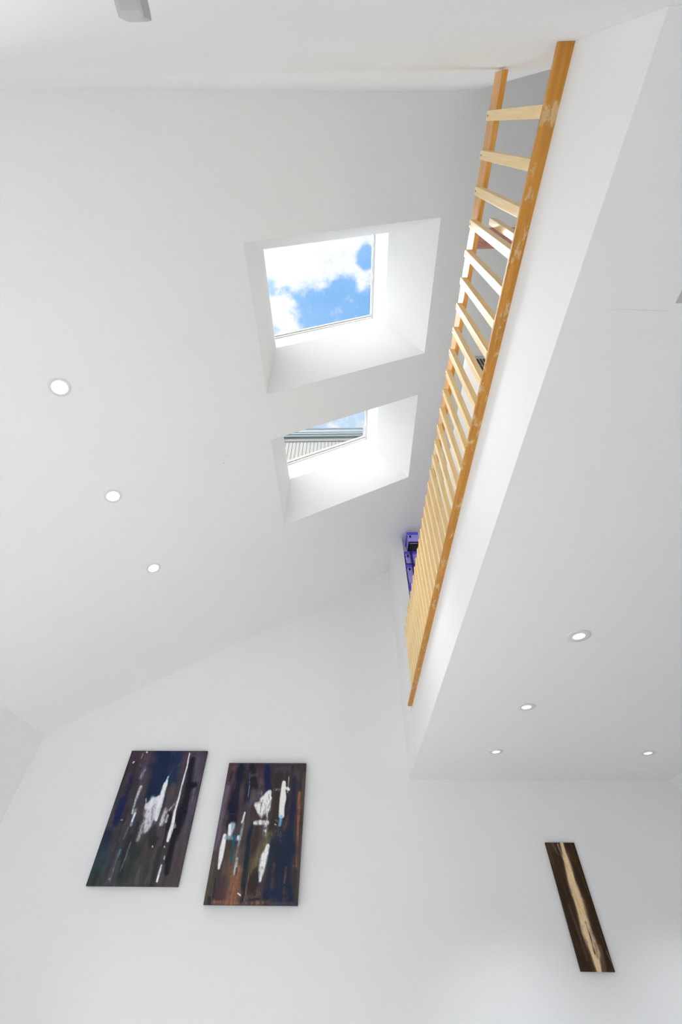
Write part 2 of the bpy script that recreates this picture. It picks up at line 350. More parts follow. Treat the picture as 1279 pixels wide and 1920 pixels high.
STROKES_B = [
 ([(0.026,0.21),(0.022,0.457),(0.016,0.641)],[0.098,0.098,0.098],(94,84,102),0.85,0.2,0.2),
 ([(0.172,0.044),(0.152,0.189),(0.144,0.366),(0.162,0.469)],[0.139,0.139,0.139,0.139],(12,18,38),0.92,0.3,0.2),
 ([(0.271,0.081),(0.306,0.326)],[0.103,0.103],(18,22,42),0.8,0.2,0.3),
 ([(0.098,0.022),(0.07,0.044)],[0.082,0.082],(104,66,74),0.7,0.2,0.4),
 ([(0.117,0.139),(0.125,0.21)],[0.051,0.051],(98,68,76),0.7,0.2,0.5),
 ([(0.057,0.081),(0.047,0.147)],[0.031,0.031],(20,20,34),0.8,0.3,0.3),
 ([(0.306,0.036),(0.324,0.066)],[0.124,0.124],(16,20,30),0.9,0.3,0.2),
 ([(0.275,0.095),(0.435,0.167)],[0.113,0.113],(88,78,98),0.8,0.2,0.5),
 ([(0.351,0.138),(0.372,0.181)],[0.113,0.113],(16,14,22),0.92,0.3,0.3),
 ([(0.499,0.036),(0.544,0.216)],[0.095,0.095],(18,24,70),0.92,0.4,0.2),
 ([(0.629,0.065),(0.774,0.057)],[0.093,0.093],(68,58,80),0.6,0.1,0.3),
 ([(0.66,0.116),(0.671,0.324),(0.661,0.517)],[0.124,0.124,0.124],(48,40,36),0.85,0.2,0.2),
 ([(0.766,0.079),(0.757,0.173)],[0.062,0.062],(46,38,34),0.8,0.2,0.3),
 ([(0.454,0.257),(0.331,0.339)],[0.124,0.124],(80,76,88),0.85,0.2,0.3),
 ([(0.337,0.365),(0.357,0.456)],[0.072,0.072],(66,60,66),0.8,0.2,0.3),
 ([(0.979,0.079),(1.003,0.577),(0.99,0.945)],[0.051,0.051,0.051],(74,64,52),0.85,0.3,0.2),
 ([(0.936,0.242),(0.951,0.516),(0.959,0.763)],[0.051,0.047,0.031],(152,94,70),0.88,0.3,0.3),
 ([(0.862,0.13),(0.869,0.363)],[0.074,0.074],(24,26,52),0.9,0.3,0.35),
 ([(0.862,0.39),(0.863,0.553)],[0.124,0.124],(22,30,60),0.92,0.3,0.25),
 ([(0.815,0.578),(0.834,0.915)],[0.278,0.278],(22,34,56),0.92,0.4,0.15),
 ([(0.652,0.578),(0.673,0.809),(0.66,0.947)],[0.103,0.103,0.103],(24,36,50),0.85,0.3,0.2),
 ([(0.823,0.416),(0.781,0.554)],[0.041,0.041],(120,90,72),0.6,0.2,0.5),
 ([(0.853,0.774),(0.841,0.862)],[0.035,0.035],(146,82,62),0.75,0.2,0.4),
 ([(0.71,0.742),(0.702,0.808)],[0.035,0.035],(124,78,62),0.65,0.2,0.5),
 ([(0.852,0.904),(0.865,0.966)],[0.082,0.082],(96,64,60),0.6,0.1,0.5),
 ([(0.629,0.566),(0.495,0.708),(0.472,0.782)],[0.124,0.124,0.124],(110,100,68),0.75,0.1,0.3),
 ([(0.499,0.53),(0.463,0.697)],[0.062,0.062],(60,46,36),0.7,0.2,0.3),
 ([(0.413,0.468),(0.386,0.58),(0.397,0.754),(0.4,0.969)],[0.051,0.062,0.068,0.072],(16,32,44),0.93,0.4,0.2),
 ([(0.387,0.518),(0.389,0.592)],[0.051,0.051],(16,24,60),0.7,0.2,0.2),
 ([(0.256,0.71),(0.212,0.8)],[0.216,0.216],(106,86,64),0.75,0.1,0.3),
 ([(0.293,0.81),(0.313,0.959)],[0.196,0.196],(144,94,70),0.88,0.2,0.3),
 ([(0.166,0.844),(0.159,0.95)],[0.154,0.154],(68,48,50),0.88,0.2,0.3),
 ([(0.022,0.756),(0.017,0.981)],[0.072,0.072],(74,70,60),0.9,0.3,0.2),
 ([(0.083,0.844),(0.094,0.955)],[0.033,0.033],(26,32,46),0.9,0.3,0.3),
 ([(0.048,0.961),(0.058,0.991)],[0.051,0.051],(20,30,40),0.8,0.3,0.3),
 ([(0.176,0.778),(0.234,0.811)],[0.072,0.072],(76,58,50),0.5,0.1,0.4),
 ([(0.093,0.984),(0.367,0.987)],[0.041,0.041],(154,98,78),0.8,0.2,0.4),
 ([(0.405,0.989),(0.675,0.98)],[0.041,0.041],(144,92,74),0.7,0.2,0.5),
 ([(0.705,0.99),(0.967,0.989)],[0.035,0.035],(66,64,84),0.85,0.2,0.3),
 ([(0.528,0.815),(0.49,0.906)],[0.134,0.134],(44,36,32),0.9,0.3,0.2),
 ([(0.56,0.922),(0.472,0.953)],[0.113,0.113],(98,78,68),0.75,0.2,0.6),
 ([(0.667,0.937),(0.751,0.926)],[0.103,0.103],(24,32,66),0.85,0.3,0.3),
 ([(0.597,0.963),(0.476,0.969)],[0.021,0.021],(30,28,30),0.8,0.4,0.3),
 ([(0.291,0.875),(0.336,0.902)],[0.062,0.062],(60,44,40),0.5,0.2,0.8),
 ([(0.739,0.162),(0.741,0.29),(0.744,0.416)],[0.041,0.062,0.051],(240,242,237),1,0.8,0.12),
 ([(0.768,0.208),(0.801,0.215)],[0.033,0.033],(232,234,230),1,0.6,0.3),
 ([(0.632,0.219),(0.676,0.219)],[0.041,0.041],(134,174,204),0.8,0.3,0.5),
 ([(0.742,0.422),(0.734,0.483)],[0.047,0.041],(112,168,204),0.85,0.3,0.3),
 ([(0.682,0.451),(0.704,0.458)],[0.025,0.025],(130,170,200),0.7,0.3,0.5),
 ([(0.794,0.116),(0.794,0.243)],[0.008,0.008],(205,205,205),0.8,0.5,0.4),
 ([(0.555,0.247),(0.494,0.298)],[0.064,0.064],(236,236,236),1,0.6,0.2),
 ([(0.523,0.305),(0.529,0.365)],[0.134,0.134],(230,230,226),1,0.4,0.3),
 ([(0.587,0.284),(0.572,0.371)],[0.031,0.031],(232,232,230),1,0.6,0.2),
 ([(0.427,0.339),(0.479,0.384)],[0.068,0.068],(222,226,226),1,0.4,0.3),
 ([(0.403,0.325),(0.477,0.318)],[0.027,0.027],(196,176,166),0.8,0.3,0.4),
 ([(0.521,0.325),(0.53,0.341)],[0.023,0.023],(190,150,130),0.7,0.2,0.3),
 ([(0.483,0.404),(0.492,0.449)],[0.103,0.103],(160,165,160),0.75,0.2,0.7),
 ([(0.434,0.471),(0.58,0.468)],[0.049,0.049],(218,222,218),0.95,0.4,0.35),
 ([(0.565,0.486),(0.566,0.548)],[0.051,0.051],(232,232,232),1,0.3,0.6),
 ([(0.562,0.371),(0.58,0.468)],[0.025,0.025],(215,215,212),0.9,0.4,0.5),
 ([(0.5,0.298),(0.483,0.352),(0.486,0.391)],[0.009,0.009,0.009],(40,36,36),0.9,0.6,0.1),
 ([(0.595,0.304),(0.567,0.368)],[0.008,0.008],(40,36,36),0.9,0.6,0.2),
 ([(0.562,0.257),(0.575,0.298)],[0.007,0.007],(40,36,36),0.9,0.6,0.2),
 ([(0.616,0.632),(0.593,0.697),(0.584,0.781),(0.574,0.853)],[0.041,0.086,0.068,0.021],(234,238,232),1,0.4,0.3),
 ([(0.566,0.809),(0.567,0.863)],[0.025,0.025],(100,140,165),0.6,0.2,0.4),
 ([(0.169,0.488),(0.165,0.556)],[0.082,0.062],(165,190,205),0.9,0.3,0.2),
 ([(0.145,0.491),(0.158,0.55)],[0.029,0.029],(242,244,244),1,0.5,0.2),
 ([(0.099,0.563),(0.102,0.641),(0.099,0.778)],[0.037,0.056,0.023],(238,240,235),1,0.5,0.12),
 ([(0.118,0.575),(0.274,0.583)],[0.043,0.043],(124,154,164),0.8,0.2,0.3),
 ([(0.265,0.568),(0.277,0.586)],[0.029,0.029],(225,228,228),0.9,0.4,0.4),
 ([(0.296,0.398),(0.296,0.506),(0.281,0.61),(0.275,0.744),(0.28,0.816)],[0.027,0.041,0.035,0.033,0.035],(140,155,160),0.85,0.3,0.35),
 ([(0.299,0.398),(0.282,0.469)],[0.021,0.021],(228,230,230),1,0.5,0.4),
 ([(0.288,0.715),(0.283,0.81)],[0.031,0.031],(178,188,194),0.85,0.3,0.3),
 ([(0.299,0.777),(0.299,0.816)],[0.023,0.023],(60,44,34),0.8,0.4,0.2),
 ([(0.219,0.568),(0.223,0.733)],[0.035,0.035],(22,86,112),0.88,0.3,0.2),
 ([(0.233,0.562),(0.22,0.61)],[0.041,0.041],(24,80,100),0.7,0.2,0.3),
 ([(0.304,0.153),(0.311,0.278)],[0.008,0.008],(154,174,204),0.75,0.4,0.4),
 ([(0.47,0.23),(0.47,0.257)],[0.008,0.008],(140,150,180),0.7,0.4,0.4),
 ([(0.447,0.793),(0.43,0.974)],[0.007,0.007],(156,114,84),0.9,0.5,0.3),
 ([(0.353,0.931),(0.382,0.942)],[0.01,0.01],(225,225,220),1,0.6,0),
 ([(0.928,0.752),(0.93,0.807)],[0.007,0.007],(180,130,110),0.8,0.5,0.3),
 ([(0.701,0.505),(0.766,0.59)],[0.087,0.087],(106,88,98),0.7,0.2,0.6),
 ([(0.676,0.48),(0.687,0.483)],[0.016,0.016],(170,175,175),0.8,0.4,0.3),
 ([(0.118,0.405),(0.198,0.406)],[0.006,0.006],(80,110,140),0.6,0.4,0.5),
]
STROKES_C = [
 ([(0.92,0.067),(0.986,0.56),(0.99,0.988)],[0.124,0.124,0.124],(54,34,10),0.85,0.2,0.1),
 ([(0.064,0.02),(0.07,0.185)],[0.054,0.054],(86,68,50),0.6,0.2,0.2),
 ([(0.565,0.005),(0.546,0.137),(0.527,0.328),(0.557,0.489),(0.532,0.608),(0.518,0.734),(0.569,0.875),(0.536,0.995)],[0.223,0.297,0.347,0.371,0.371,0.421,0.421,0.347],(104,84,72),0.6,0.1,0.2),
 ([(0.233,0.013),(0.339,0.11)],[0.054,0.054],(118,98,78),0.65,0.2,0.3),
 ([(0.376,0.005),(0.402,0.089)],[0.04,0.04],(30,24,20),0.7,0.3,0.2),
 ([(0.409,0.012),(0.451,0.15)],[0.05,0.05],(176,154,128),0.7,0.3,0.3),
 ([(0.189,0.526),(0.251,0.678),(0.273,0.833),(0.281,0.918)],[0.074,0.074,0.074,0.074],(88,70,56),0.65,0.2,0.2),
 ([(0.187,0.29),(0.215,0.441)],[0.064,0.064],(70,52,38),0.5,0.2,0.3),
 ([(0.862,0.004),(0.897,0.236),(0.945,0.44)],[0.03,0.03,0.03],(96,76,54),0.5,0.3,0.3),
 ([(0.767,0.832),(0.708,0.994)],[0.124,0.124],(104,84,70),0.65,0.2,0.2),
 ([(0.935,0.863),(0.996,0.968)],[0.035,0.035],(136,104,76),0.7,0.3,0.3),
 ([(0.889,0.688),(0.935,0.863)],[0.05,0.05],(82,60,40),0.5,0.2,0.3),
 ([(0.561,0.003),(0.546,0.137),(0.527,0.328),(0.557,0.489),(0.532,0.608),(0.518,0.734),(0.569,0.875),(0.533,0.997)],[0.084,0.163,0.228,0.277,0.257,0.272,0.248,0.139],(216,188,148),1,0.55,0.12),
 ([(0.512,0.526),(0.485,0.567)],[0.099,0.099],(222,192,126),0.6,0.1,0.3),
 ([(0.643,0.711),(0.598,0.8)],[0.099,0.099],(150,128,108),0.6,0.2,0.3),
 ([(0.655,0.81),(0.611,0.896)],[0.089,0.089],(120,98,86),0.6,0.2,0.3),
 ([(0.566,0.649),(0.577,0.761),(0.562,0.881)],[0.017,0.025,0.017],(34,24,14),1,0.8,0.05),
 ([(0.418,0.397),(0.401,0.429)],[0.035,0.035],(110,90,94),0.8,0.4,0.4),
 ([(0.421,0.781),(0.457,0.803)],[0.035,0.035],(180,136,116),0.8,0.3,0.3),
 ([(0.688,0.061),(0.657,0.263)],[0.017,0.017],(150,122,92),0.6,0.4,0.4),
]

# ------------------------------------------------------------------ the room
FZ = -ZC/U
YF = 8.15
# floor
bm = bmesh.new(); box(bm, -6.0, 1.0, -0.5, 8.5, FZ-0.2, FZ, 0); box(bm, 1.0, 5.9, -0.5, 8.5, FZ-0.2, FZ, 1)
struct(obj('floor', bm, [M['floor'], M['floor_dark']], loc=V(0, 4, FZ-0.2)))
# sloping ceiling with two splayed skylight shafts
def zs(x, k): return SL*x+k
MOUTH = [(-1.135, 1.25, 0.905, 2.715), (-1.175, 1.222, 3.44, 5.262)]
LINE1 = [(-1.125, 0.638, 1.193, 2.52), (-1.185, 0.60, 3.72, 5.13)]
LINE2 = [(-1.46, 0.425, 1.193, 2.635), (-1.50, 0.375, 3.72, 5.265)]
K1, K2 = 7.1, 7.95
bm = bmesh.new()
def sheet(bm, loops, k, X0, X1, Y0, Y1):
    """flat slope with two rectangular holes"""
    a, b = loops
    def q(x0, x1, y0, y1): quad(bm, [(x0, y0, zs(x0, k)), (x1, y0, zs(x1, k)), (x1, y1, zs(x1, k)), (x0, y1, zs(x0, k))])
    q(X0, X1, Y0, a[2]); q(X0, X1, a[3], b[2]); q(X0, X1, b[3], Y1)
    for l in loops: q(X0, l[0], l[2], l[3]); q(l[1], X1, l[2], l[3])
def ring(bm, l0, k0, l1, k1):
    c0 = [(l0[0], l0[2]), (l0[1], l0[2]), (l0[1], l0[3]), (l0[0], l0[3])]; c1 = [(l1[0], l1[2]), (l1[1], l1[2]), (l1[1], l1[3]), (l1[0], l1[3])]
    for i in range(4):
        j = (i+1) % 4
        quad(bm, [(*c0[i], zs(c0[i][0], k0)), (*c0[j], zs(c0[j][0], k0)), (*c1[j], zs(c1[j][0], k1)), (*c1[i], zs(c1[i][0], k1))])
X0, X1, Y0, Y1 = -6.1, 3.7, -2.4, 8.5
sheet(bm, MOUTH, K0, X0, X1, Y0, Y1)
sheet(bm, LINE2, K2, X0, X1, Y0, Y1)
for i in range(2):
    ring(bm, MOUTH[i], K0, LINE1[i], K1); ring(bm, LINE1[i], K1, LINE2[i], K2)
ring(bm, (X0, X1, Y0, Y1), K0, (X0, X1, Y0, Y1), K2)
bmesh.ops.remove_doubles(bm, verts=bm.verts[:], dist=1e-5)
struct(obj('ceiling', bm, M['ceil'], loc=V(0, 4, K0)))
# roof windows at the top of the shafts
def frame_ring(bm, lo, li, ka, kb):
    for (l, k) in ((0, 0),): pass
    ring(bm, lo, ka, lo, kb); ring(bm, li, ka, li, kb); ring(bm, lo, ka, li, ka); ring(bm, lo, kb, li, kb)
for i in range(2):
    l1, l2 = LINE1[i], LINE2[i]
    root = bpy.data.objects.new('window_%d' % (i+1), None); COL.objects.link(root); root.location = V((l2[0]+l2[1])/2, (l2[2]+l2[3])/2, zs((l2[0]+l2[1])/2, K2)); struct(root)
    t = (7.80-K1)/(K2-K1)
    mid = [a+(b-a)*t for a, b in zip(l1, l2)]
    ins = lambda d, e=0: (mid[0]+d, mid[1]-d, mid[2]+d+e, mid[3]-d)
    bm = bmesh.new(); frame_ring(bm, ins(0.0), ins(0.022), 7.79, 7.93); bmesh.ops.remove_doubles(bm, verts=bm.verts[:], dist=1e-5)
    obj('window_frame', bm, M['frame'], root, loc=root.location)
    bm = bmesh.new(); frame_ring(bm, ins(0.022), ins(0.029), 7.83, 7.87); bmesh.ops.remove_doubles(bm, verts=bm.verts[:], dist=1e-5)
    obj('gasket', bm, M['gasket'], root, loc=root.location)
    gi = ins(0.023); bm = bmesh.new()
    for k in (7.85, 7.875):
        quad(bm, [(gi[0], gi[2], zs(gi[0], k)), (gi[1], gi[2], zs(gi[1], k)), (gi[1], gi[3], zs(gi[1], k)), (gi[0], gi[3], zs(gi[0], k))])
    obj('glass', bm, M['glass'], root, loc=root.location)
# walls
struct(boxobj('wall_front', (-6.0, 5.9, YF, YF+0.3, FZ, 8.4), M['wall']))
bm = bmesh.new()
box(bm, -6.0, 1.2, -0.55, -0.25, FZ, 7.3); box(bm, 1.2, 1.475, -0.55, -0.270, 1.9, 7.3); box(bm, 1.2, 5.9, -0.55, -0.25, FZ, 1.9)
box(bm, 1.18, 3.9, -2.3, -2.0, 1.9, 8.3); box(bm, 1.18, 1.475, -2.0, -0.55, 1.9, 7.3)
struct(obj('wall_back', bm, M['wall'], loc=V(0, -0.4, FZ)))
# left wall with an added unseen window low down, for fill daylight
def holed_wall(name, x0, x1, y0, y1, z0, z1, w):
    bm = bmesh.new()
    box(bm, x0, x1, y0, y1, w[3], z1); box(bm, x0, x1, y0, y1, z0, w[2]); box(bm, x0, x1, y0, w[0], w[2], w[3]); box(bm, x0, x1, w[1], y1, w[2], w[3])
    struct(obj(name, bm, M['wall'], loc=V((x0+x1)/2, (y0+y1)/2, z0)))
def wall_window(name, x, w, n):
    root = bpy.data.objects.new(name, None); COL.objects.link(root); root.location = V(x, (w[0]+w[1])/2, w[2]); struct(root)
    bm = bmesh.new()
    for i in range(n+1): y = w[0]+(w[1]-w[0]-0.06)*i/n; box(bm, x-0.05, x+0.05, y, y+0.06, w[2], w[3])
    for z in (w[2], w[3]-0.06): box(bm, x-0.05, x+0.05, w[0], w[1], z, z+0.06)
    obj('window_frame', bm, M['frame'], root, loc=root.location)
    boxobj('glass', (x-0.008, x+0.008, w[0]+0.06, w[1]-0.06, w[2]+0.06, w[3]-0.06), M['glass'], root)
WW = (0.9, 6.3, -2.2, 0.5)
holed_wall('wall_left', -6.0, -5.7, -0.5, 8.4, FZ, 3.0, WW); wall_window('window_3', -5.85, WW, 3)
# loft floor slab: flat soffit, fascia, a shallow hatch recess, and a coved edge on the far side
SZ = 1.993; LT = 2.70
bm = bmesh.new()
prof = [(0.996, LT), (0.996, SZ), (5.336, SZ), (5.395, 1.965), (5.435, 1.925), (5.47, 1.87), (5.495, 1.80), (5.51, 1.70), (5.52, 1.55), (5.52, 1.2), (5.9, 1.2), (5.9, LT)]
hx0, hx1, hy0, hy1 = 1.468, 2.3, -0.12, 0.606
ya, yb = -2.2, 8.4
def strip(p, q, y0, y1): quad(bm, [(p[0], y0, p[1]), (q[0], y0, q[1]), (q[0], y1, q[1]), (p[0], y1, p[1])])
for i in range(len(prof)):
    p, q = prof[i], prof[(i+1) % len(prof)]
    if i == 1:
        strip(p, (hx0, SZ), ya, yb); strip((hx1, SZ), q, ya, yb); strip((hx0, SZ), (hx1, SZ), ya, hy0); strip((hx0, SZ), (hx1, SZ), hy1, yb)
        hz = SZ+0.69
        strip((hx0, SZ), (hx0, hz), hy0, hy1); strip((hx1, SZ), (hx1, hz), hy0, hy1); strip((hx0, hz), (hx1, hz), hy0, hy1)
        for y in (hy0, hy1): quad(bm, [(hx0, y, SZ), (hx1, y, SZ), (hx1, y, hz), (hx0, y, hz)])
    else: strip(p, q, ya, yb)
for y in (ya, yb): quad(bm, [(p[0], y, p[1]) for p in prof])
bmesh.ops.remove_doubles(bm, verts=bm.verts[:], dist=1e-5)
# soffit paint with one hairline plaster crack
m, t, b = base_mat('cracked_soffit_paint')
tcn = t.add('ShaderNodeTexCoord'); sp = t.add('ShaderNodeSeparateXYZ'); t.l.new(tcn.outputs['Object'], sp.inputs[0])
wob = t.noise(tcn.outputs['Object'], 9.0, 4.0)
d = t.m('ABSOLUTE', t.m('SUBTRACT', t.m('ADD', sp.outputs[1], t.m('MULTIPLY', t.m('SUBTRACT', wob, 0.5), 0.03)), 0.628*U-4*U))
k = t.m('SUBTRACT', 1.0, t.smooth(d, 0.0003, 0.0013))
k = t.m('MULTIPLY', k, t.m('MULTIPLY', t.smooth(sp.outputs[0], (1.12-3)*U, (1.3-3)*U), t.m('SUBTRACT', 1.0, t.smooth(sp.outputs[0], (1.44-3)*U, (1.47-3)*U))))
t.l.new(t.mix(t.m('MULTIPLY', k, 0.3), (0.86, 0.86, 0.855, 1), (0.4, 0.39, 0.37, 1)), b.inputs['Base Color'])
b.inputs['Roughness'].default_value = 0.75; b.inputs['Specular IOR Level'].default_value = 0.25
M['soffit'] = m
struct(obj('ceiling_loft', bm, M['soffit'], loc=V(3, 4, SZ)))
struct(boxobj('wall_right', (5.53, 5.9, -0.5, 8.4, FZ, 1.25), M['wall']))
WL = (0.0, 5.2, 3.5, 6.3)
holed_wall('wall_loft', 3.5, 3.8, -2.2, 8.4, LT, 8.6, WL); wall_window('window_4', 3.65, WL, 3)  # unseen loft window, added so its daylight brightens the sloping ceiling
struct(boxobj('trim_1', (0.994, 1.232, 7.066, 8.2, SZ+0.1, 6.8), M['wall']))

# ------------------------------------------------------------------ railing along the loft edge
root = thing('loft_railing', 'long amber wooden railing with upright slats along the loft edge', 'railing', V(0.96, 3.0, LT))
boxobj('bottom_rail', (0.925, 1.0, -0.25, 6.85, 2.70, 2.725), M['board'], root, 0.003)
boxobj('top_rail', (0.9815, 1.0185, -0.24, 6.26, 3.765, 3.945), M['rail'], root, 0.006)
N = 33; PITCH = 0.1965; BW = 0.05
bal = boxobj('baluster', (0.935, 0.981, -0.057, -0.057+BW, 2.726, 3.80), M['baluster'], None, 0.004, loc=V(0.958, -0.032, 2.726))
bm = bmesh.new(); lathe(bm, [(0, 0.0012), (0.0032, 0.0012), (0.0032, -0.002)], 14, Matrix.Translation(V(0.935, -0.032, 3.768)) @ Matrix.Rotation(-math.pi/2, 4, 'Y'))
plug = obj('screw_plug', bm, M['plug'], None, V(0.935, -0.032, 3.768))
def link_child(o, parent, loc):
    o.location = loc; attach(o, parent)
for i in range(N):
    b_ = bal if i == 0 else bal.copy(); p_ = plug if i == 0 else plug.copy()
    if i: COL.objects.link(b_); COL.objects.link(p_)
    b_.parent = None; p_.parent = None
    y = -0.032+i*PITCH
    b_.matrix_basis = Matrix.Translation(V(0.958, y, 2.726)); attach(b_, root)
    p_.matrix_basis = Matrix.Translation(V(0.935, y, 3.768)); attach(p_, b_)

# ------------------------------------------------------------------ recessed downlights
def downlight(name, label, c, nrm, r, ri, group, watts, tilt, cat='light'):
    root = thing(name, label, cat, c, group)
    z = Vector(nrm).normalized(); x = Vector((0, 1, 0)); y = z.cross(x); x = y.cross(z)
    MM = Matrix.Translation(c) @ Matrix((x, y, z)).transposed().to_4x4()
    r *= U; ri *= U
    bm = bmesh.new()
    lathe(bm, [(r, -0.002), (r, 0.002), (r*0.97, 0.005), (ri*1.15, 0.0055), (ri*1.02, 0.005), (ri, 0.003), (ri, -0.002)], 48, MM)
    obj('bezel', bm, M['bezel'], root, c, True)
    bm = bmesh.new(); lathe(bm, [(ri*0.995, -0.001), (ri*0.995, 0.0025), (ri*0.7, 0.0035), (0, 0.004)], 40, MM)
    obj('lens', bm, M['lamp'], root, c, True)
    ld = bpy.data.lights.new('lamp', 'SPOT'); ld.energy = watts; ld.spot_size = math.radians(100 if tilt else 86); ld.spot_blend = 1.0; ld.shadow_soft_size = 0.03
    ld.color = (0.95, 0.98, 1.06)
    lo = bpy.data.objects.new('lamp', ld); COL.objects.link(lo)
    lo.matrix_basis = Matrix.Translation(c+z*0.045) @ Matrix.Rotation(math.radians(tilt), 4, 'X')     # tilted in its gimbal
    attach(lo, root)
    return root
G1 = 'recessed spotlights in the sloping ceiling'; G2 = 'recessed spotlights under the loft'
SN = (SI, 0, -CO)
for (x, y, lab) in ((-3.13, 2.007, 'round lit spotlight in the sloping ceiling, largest and nearest of its row of three'),
                    (-3.161, 3.555, 'round lit spotlight in the sloping ceiling, middle of its row of three'),
                    (-3.133, 5.093, 'round lit spotlight in the sloping ceiling, nearest the far wall of its row')):
    downlight('recessed_spotlight', lab, V(x, y, zs(x, K0)), SN, 0.105, 0.076, G1, SPOT_W, -18)
for (x, y, lab) in ((2.101, 3.455, 'round lit spotlight with white bezel under the loft, largest fully seen of its row'),
                    (2.087, 5.066, 'round lit spotlight with white bezel under the loft, middle of its row of three'),
                    (2.111, 6.678, 'round lit spotlight under the loft, last of its row by the far wall'),
                    (4.309, 6.715, 'round lit spotlight under the loft, alone near the right edge above the brown painting'),
                    (2.245, 1.78, 'white spotlight bezel under the loft, cut off by the right edge of the photo')):
    downlight('recessed_spotlight', lab, V(x, y, SZ), (0, 0, -1), 0.105, 0.053, G2, SPOT_LOFT, 0)

# blank cover plate on the slope
c = V(-1.80, 3.53, zs(-1.80, K0))
root = thing('cover_plate', 'round white blank cover plate with two screws on the sloping ceiling', 'cover plate', c)
z = Vector(SN); x = Vector((0, 1, 0)); y = z.cross(x); MM = Matrix.Translation(c) @ Matrix((x, y, z)).transposed().to_4x4()
bm = bmesh.new(); rr = 0.105*U; lathe(bm, [(rr, -0.002), (rr, 0.001), (rr*0.96, 0.0025), (0, 0.003)], 48, MM); obj('plate', bm, M['ceil'], root, c, False)
for sx in (-1, 1):
    M2 = MM @ Matrix.Translation(Vector((sx*0.028, sx*-0.022, 0.0025)))
    bm = bmesh.new(); lathe(bm, [(0.0028, -0.001), (0.0028, 0.001), (0, 0.0015)], 12, M2); obj('screw', bm, M['screw'], root, M2.translation)

# small bracket high on the back wall
c = V(-0.50, -0.25, 1.5)
root = thing('blind_bracket', 'small grey rounded bracket sticking out of the back wall, cut off by the top edge', 'bracket', c)
boxobj('arm', (-0.537, -0.472, -0.26, -0.195, 1.5, 1.56), M['greyplastic'], root, 0.012)
boxobj('base_plate', (-0.56, -0.45, -0.252, -0.238, 1.47, 1.60), M['greyplastic'], root, 0.006)

# ------------------------------------------------------------------ things up on the loft
c = V(1.32, 0.74, LT)
root = thing('wooden_stool', 'reddish wooden stool standing behind the near end of the railing', 'stool', c)
boxobj('seat', (1.12, 1.52, 0.655, 0.80, 4.17, 4.225), M['stool'], root, 0.004)
boxobj('leg', (1.235, 1.285, 0.60, 0.65, LT, 4.33), M['baluster'], root, 0.004)
boxobj('leg', (1.50, 1.55, 0.60, 0.65, LT, 4.33), M['baluster'], root, 0.004)
boxobj('leg', (1.50, 1.55, 0.80, 0.85, LT, 4.17), M['baluster'], root, 0.004)
boxobj('stretcher', (1.51, 1.54, 0.65, 0.80, 3.2, 3.26), M['baluster'], root, 0.004)

c = V(1.45, 1.8, LT)
root = thing('air_conditioner', 'white portable air conditioner with black slotted grille behind the railing', 'air conditioner', c)
bm = bmesh.new(); box(bm, 1.225, 1.57, 1.70, 1.93, LT, 4.28, 0, 0.04); obj('body', bm, M['plastic'], root, c)
boxobj('outlet_panel', (1.245, 1.545, 1.690, 1.72, 3.50, 4.06), M['greyplastic'], root, 0.008)
for r in range(3):
    for q in range(9):
        x0 = 1.258+q*0.031; z0 = 3.84-r*0.145
        boxobj('slot', (x0, x0+0.018, 1.686, 1.692, z0, z0+0.13), M['black'], root)
c = V(1.45, 2.8, LT)
root = thing('storage_cabinet', 'low white storage cabinet with narrow door gaps behind the railing', 'cabinet', c)
boxobj('body', (1.325, 1.58, 1.97, 3.85, LT, 4.42), M['plastic'], root, 0.01)
for q in range(3):
    y0 = 1.985+q*0.62
    boxobj('door', (1.30, 1.323, y0, y0+0.605, LT+0.05, 4.40), M['plastic'], root, 0.008)

# purple crates beyond the far end of the railing
def crate(label, x0, x1, y0, y1, z0, z1, mat, group='purple crates at the far end of the loft'):
    c = V((x0+x1)/2, (y0+y1)/2, z0)
    root = thing('storage_crate', label, 'crate', c, group)
    bm = bmesh.new(); t = 0.02
    zl = z1-0.07
    box(bm, x0+t, x1-t, y0+t, y0+2*t, z0, zl); box(bm, x0+t, x1-t, y1-2*t, y1-t, z0, zl); box(bm, x0+t, x0+2*t, y0+2*t, y1-2*t, z0, zl); box(bm, x1-2*t, x1-t, y0+2*t, y1-2*t, z0, zl)
    box(bm, x0+t, x1-t, y0+t, y1-t, z0, z0+t)
    for zz_ in (0.35, 0.65): 
        zr = z0+(z1-z0)*zz_
        box(bm, x0+0.008, x1-0.008, y0+0.008, y0+t, zr, zr+0.025)
    obj('body', bm, mat, root, c)
    bm = bmesh.new(); box(bm, x0, x1, y0, y1, zl, z1, 0, 0.012); obj('lid', bm, M['purpledark'], root, c)
    xm = x0+0.07
    boxobj('handle', (xm-0.02, xm+0.02, y0+0.002, y0+t, z1-0.17, z1-0.10), M['black'], root, 0.004)
    return root
top = crate('purple crate with dark handle slot, topmost of the stack behind the railing', 1.325, 1.585, 6.86, 7.30, 6.31, 6.61, M['purple'])
boxobj('dark_gap_block', (1.36, 1.58, 6.93, 7.28, 6.225, 6.31), M['black'], top)  # black block paints in the shaded gap below the top crate
crate('purple crate in the middle of the stack behind the railing', 1.25, 1.585, 7.08, 7.60, 5.86, 6.22, M['purple'])
crate('purple crate third from the top of the stack, beside the white pilaster', 1.25, 1.585, 7.10, 7.62, 5.345, 5.858, M['purple'])
c = V(1.40, 7.066, 5.7)
bm = bmesh.new()
for i in range(8):
    z0 = 5.5+i*0.09; box(bm, 1.37+0.004*math.sin(i*0.9), 1.425+0.004*math.sin(i*0.9), 7.062+0.003*math.sin(i), 7.070+0.003*math.sin(i), z0, z0+0.0895)
bmesh.ops.remove_doubles(bm, verts=bm.verts[:], dist=0.002)
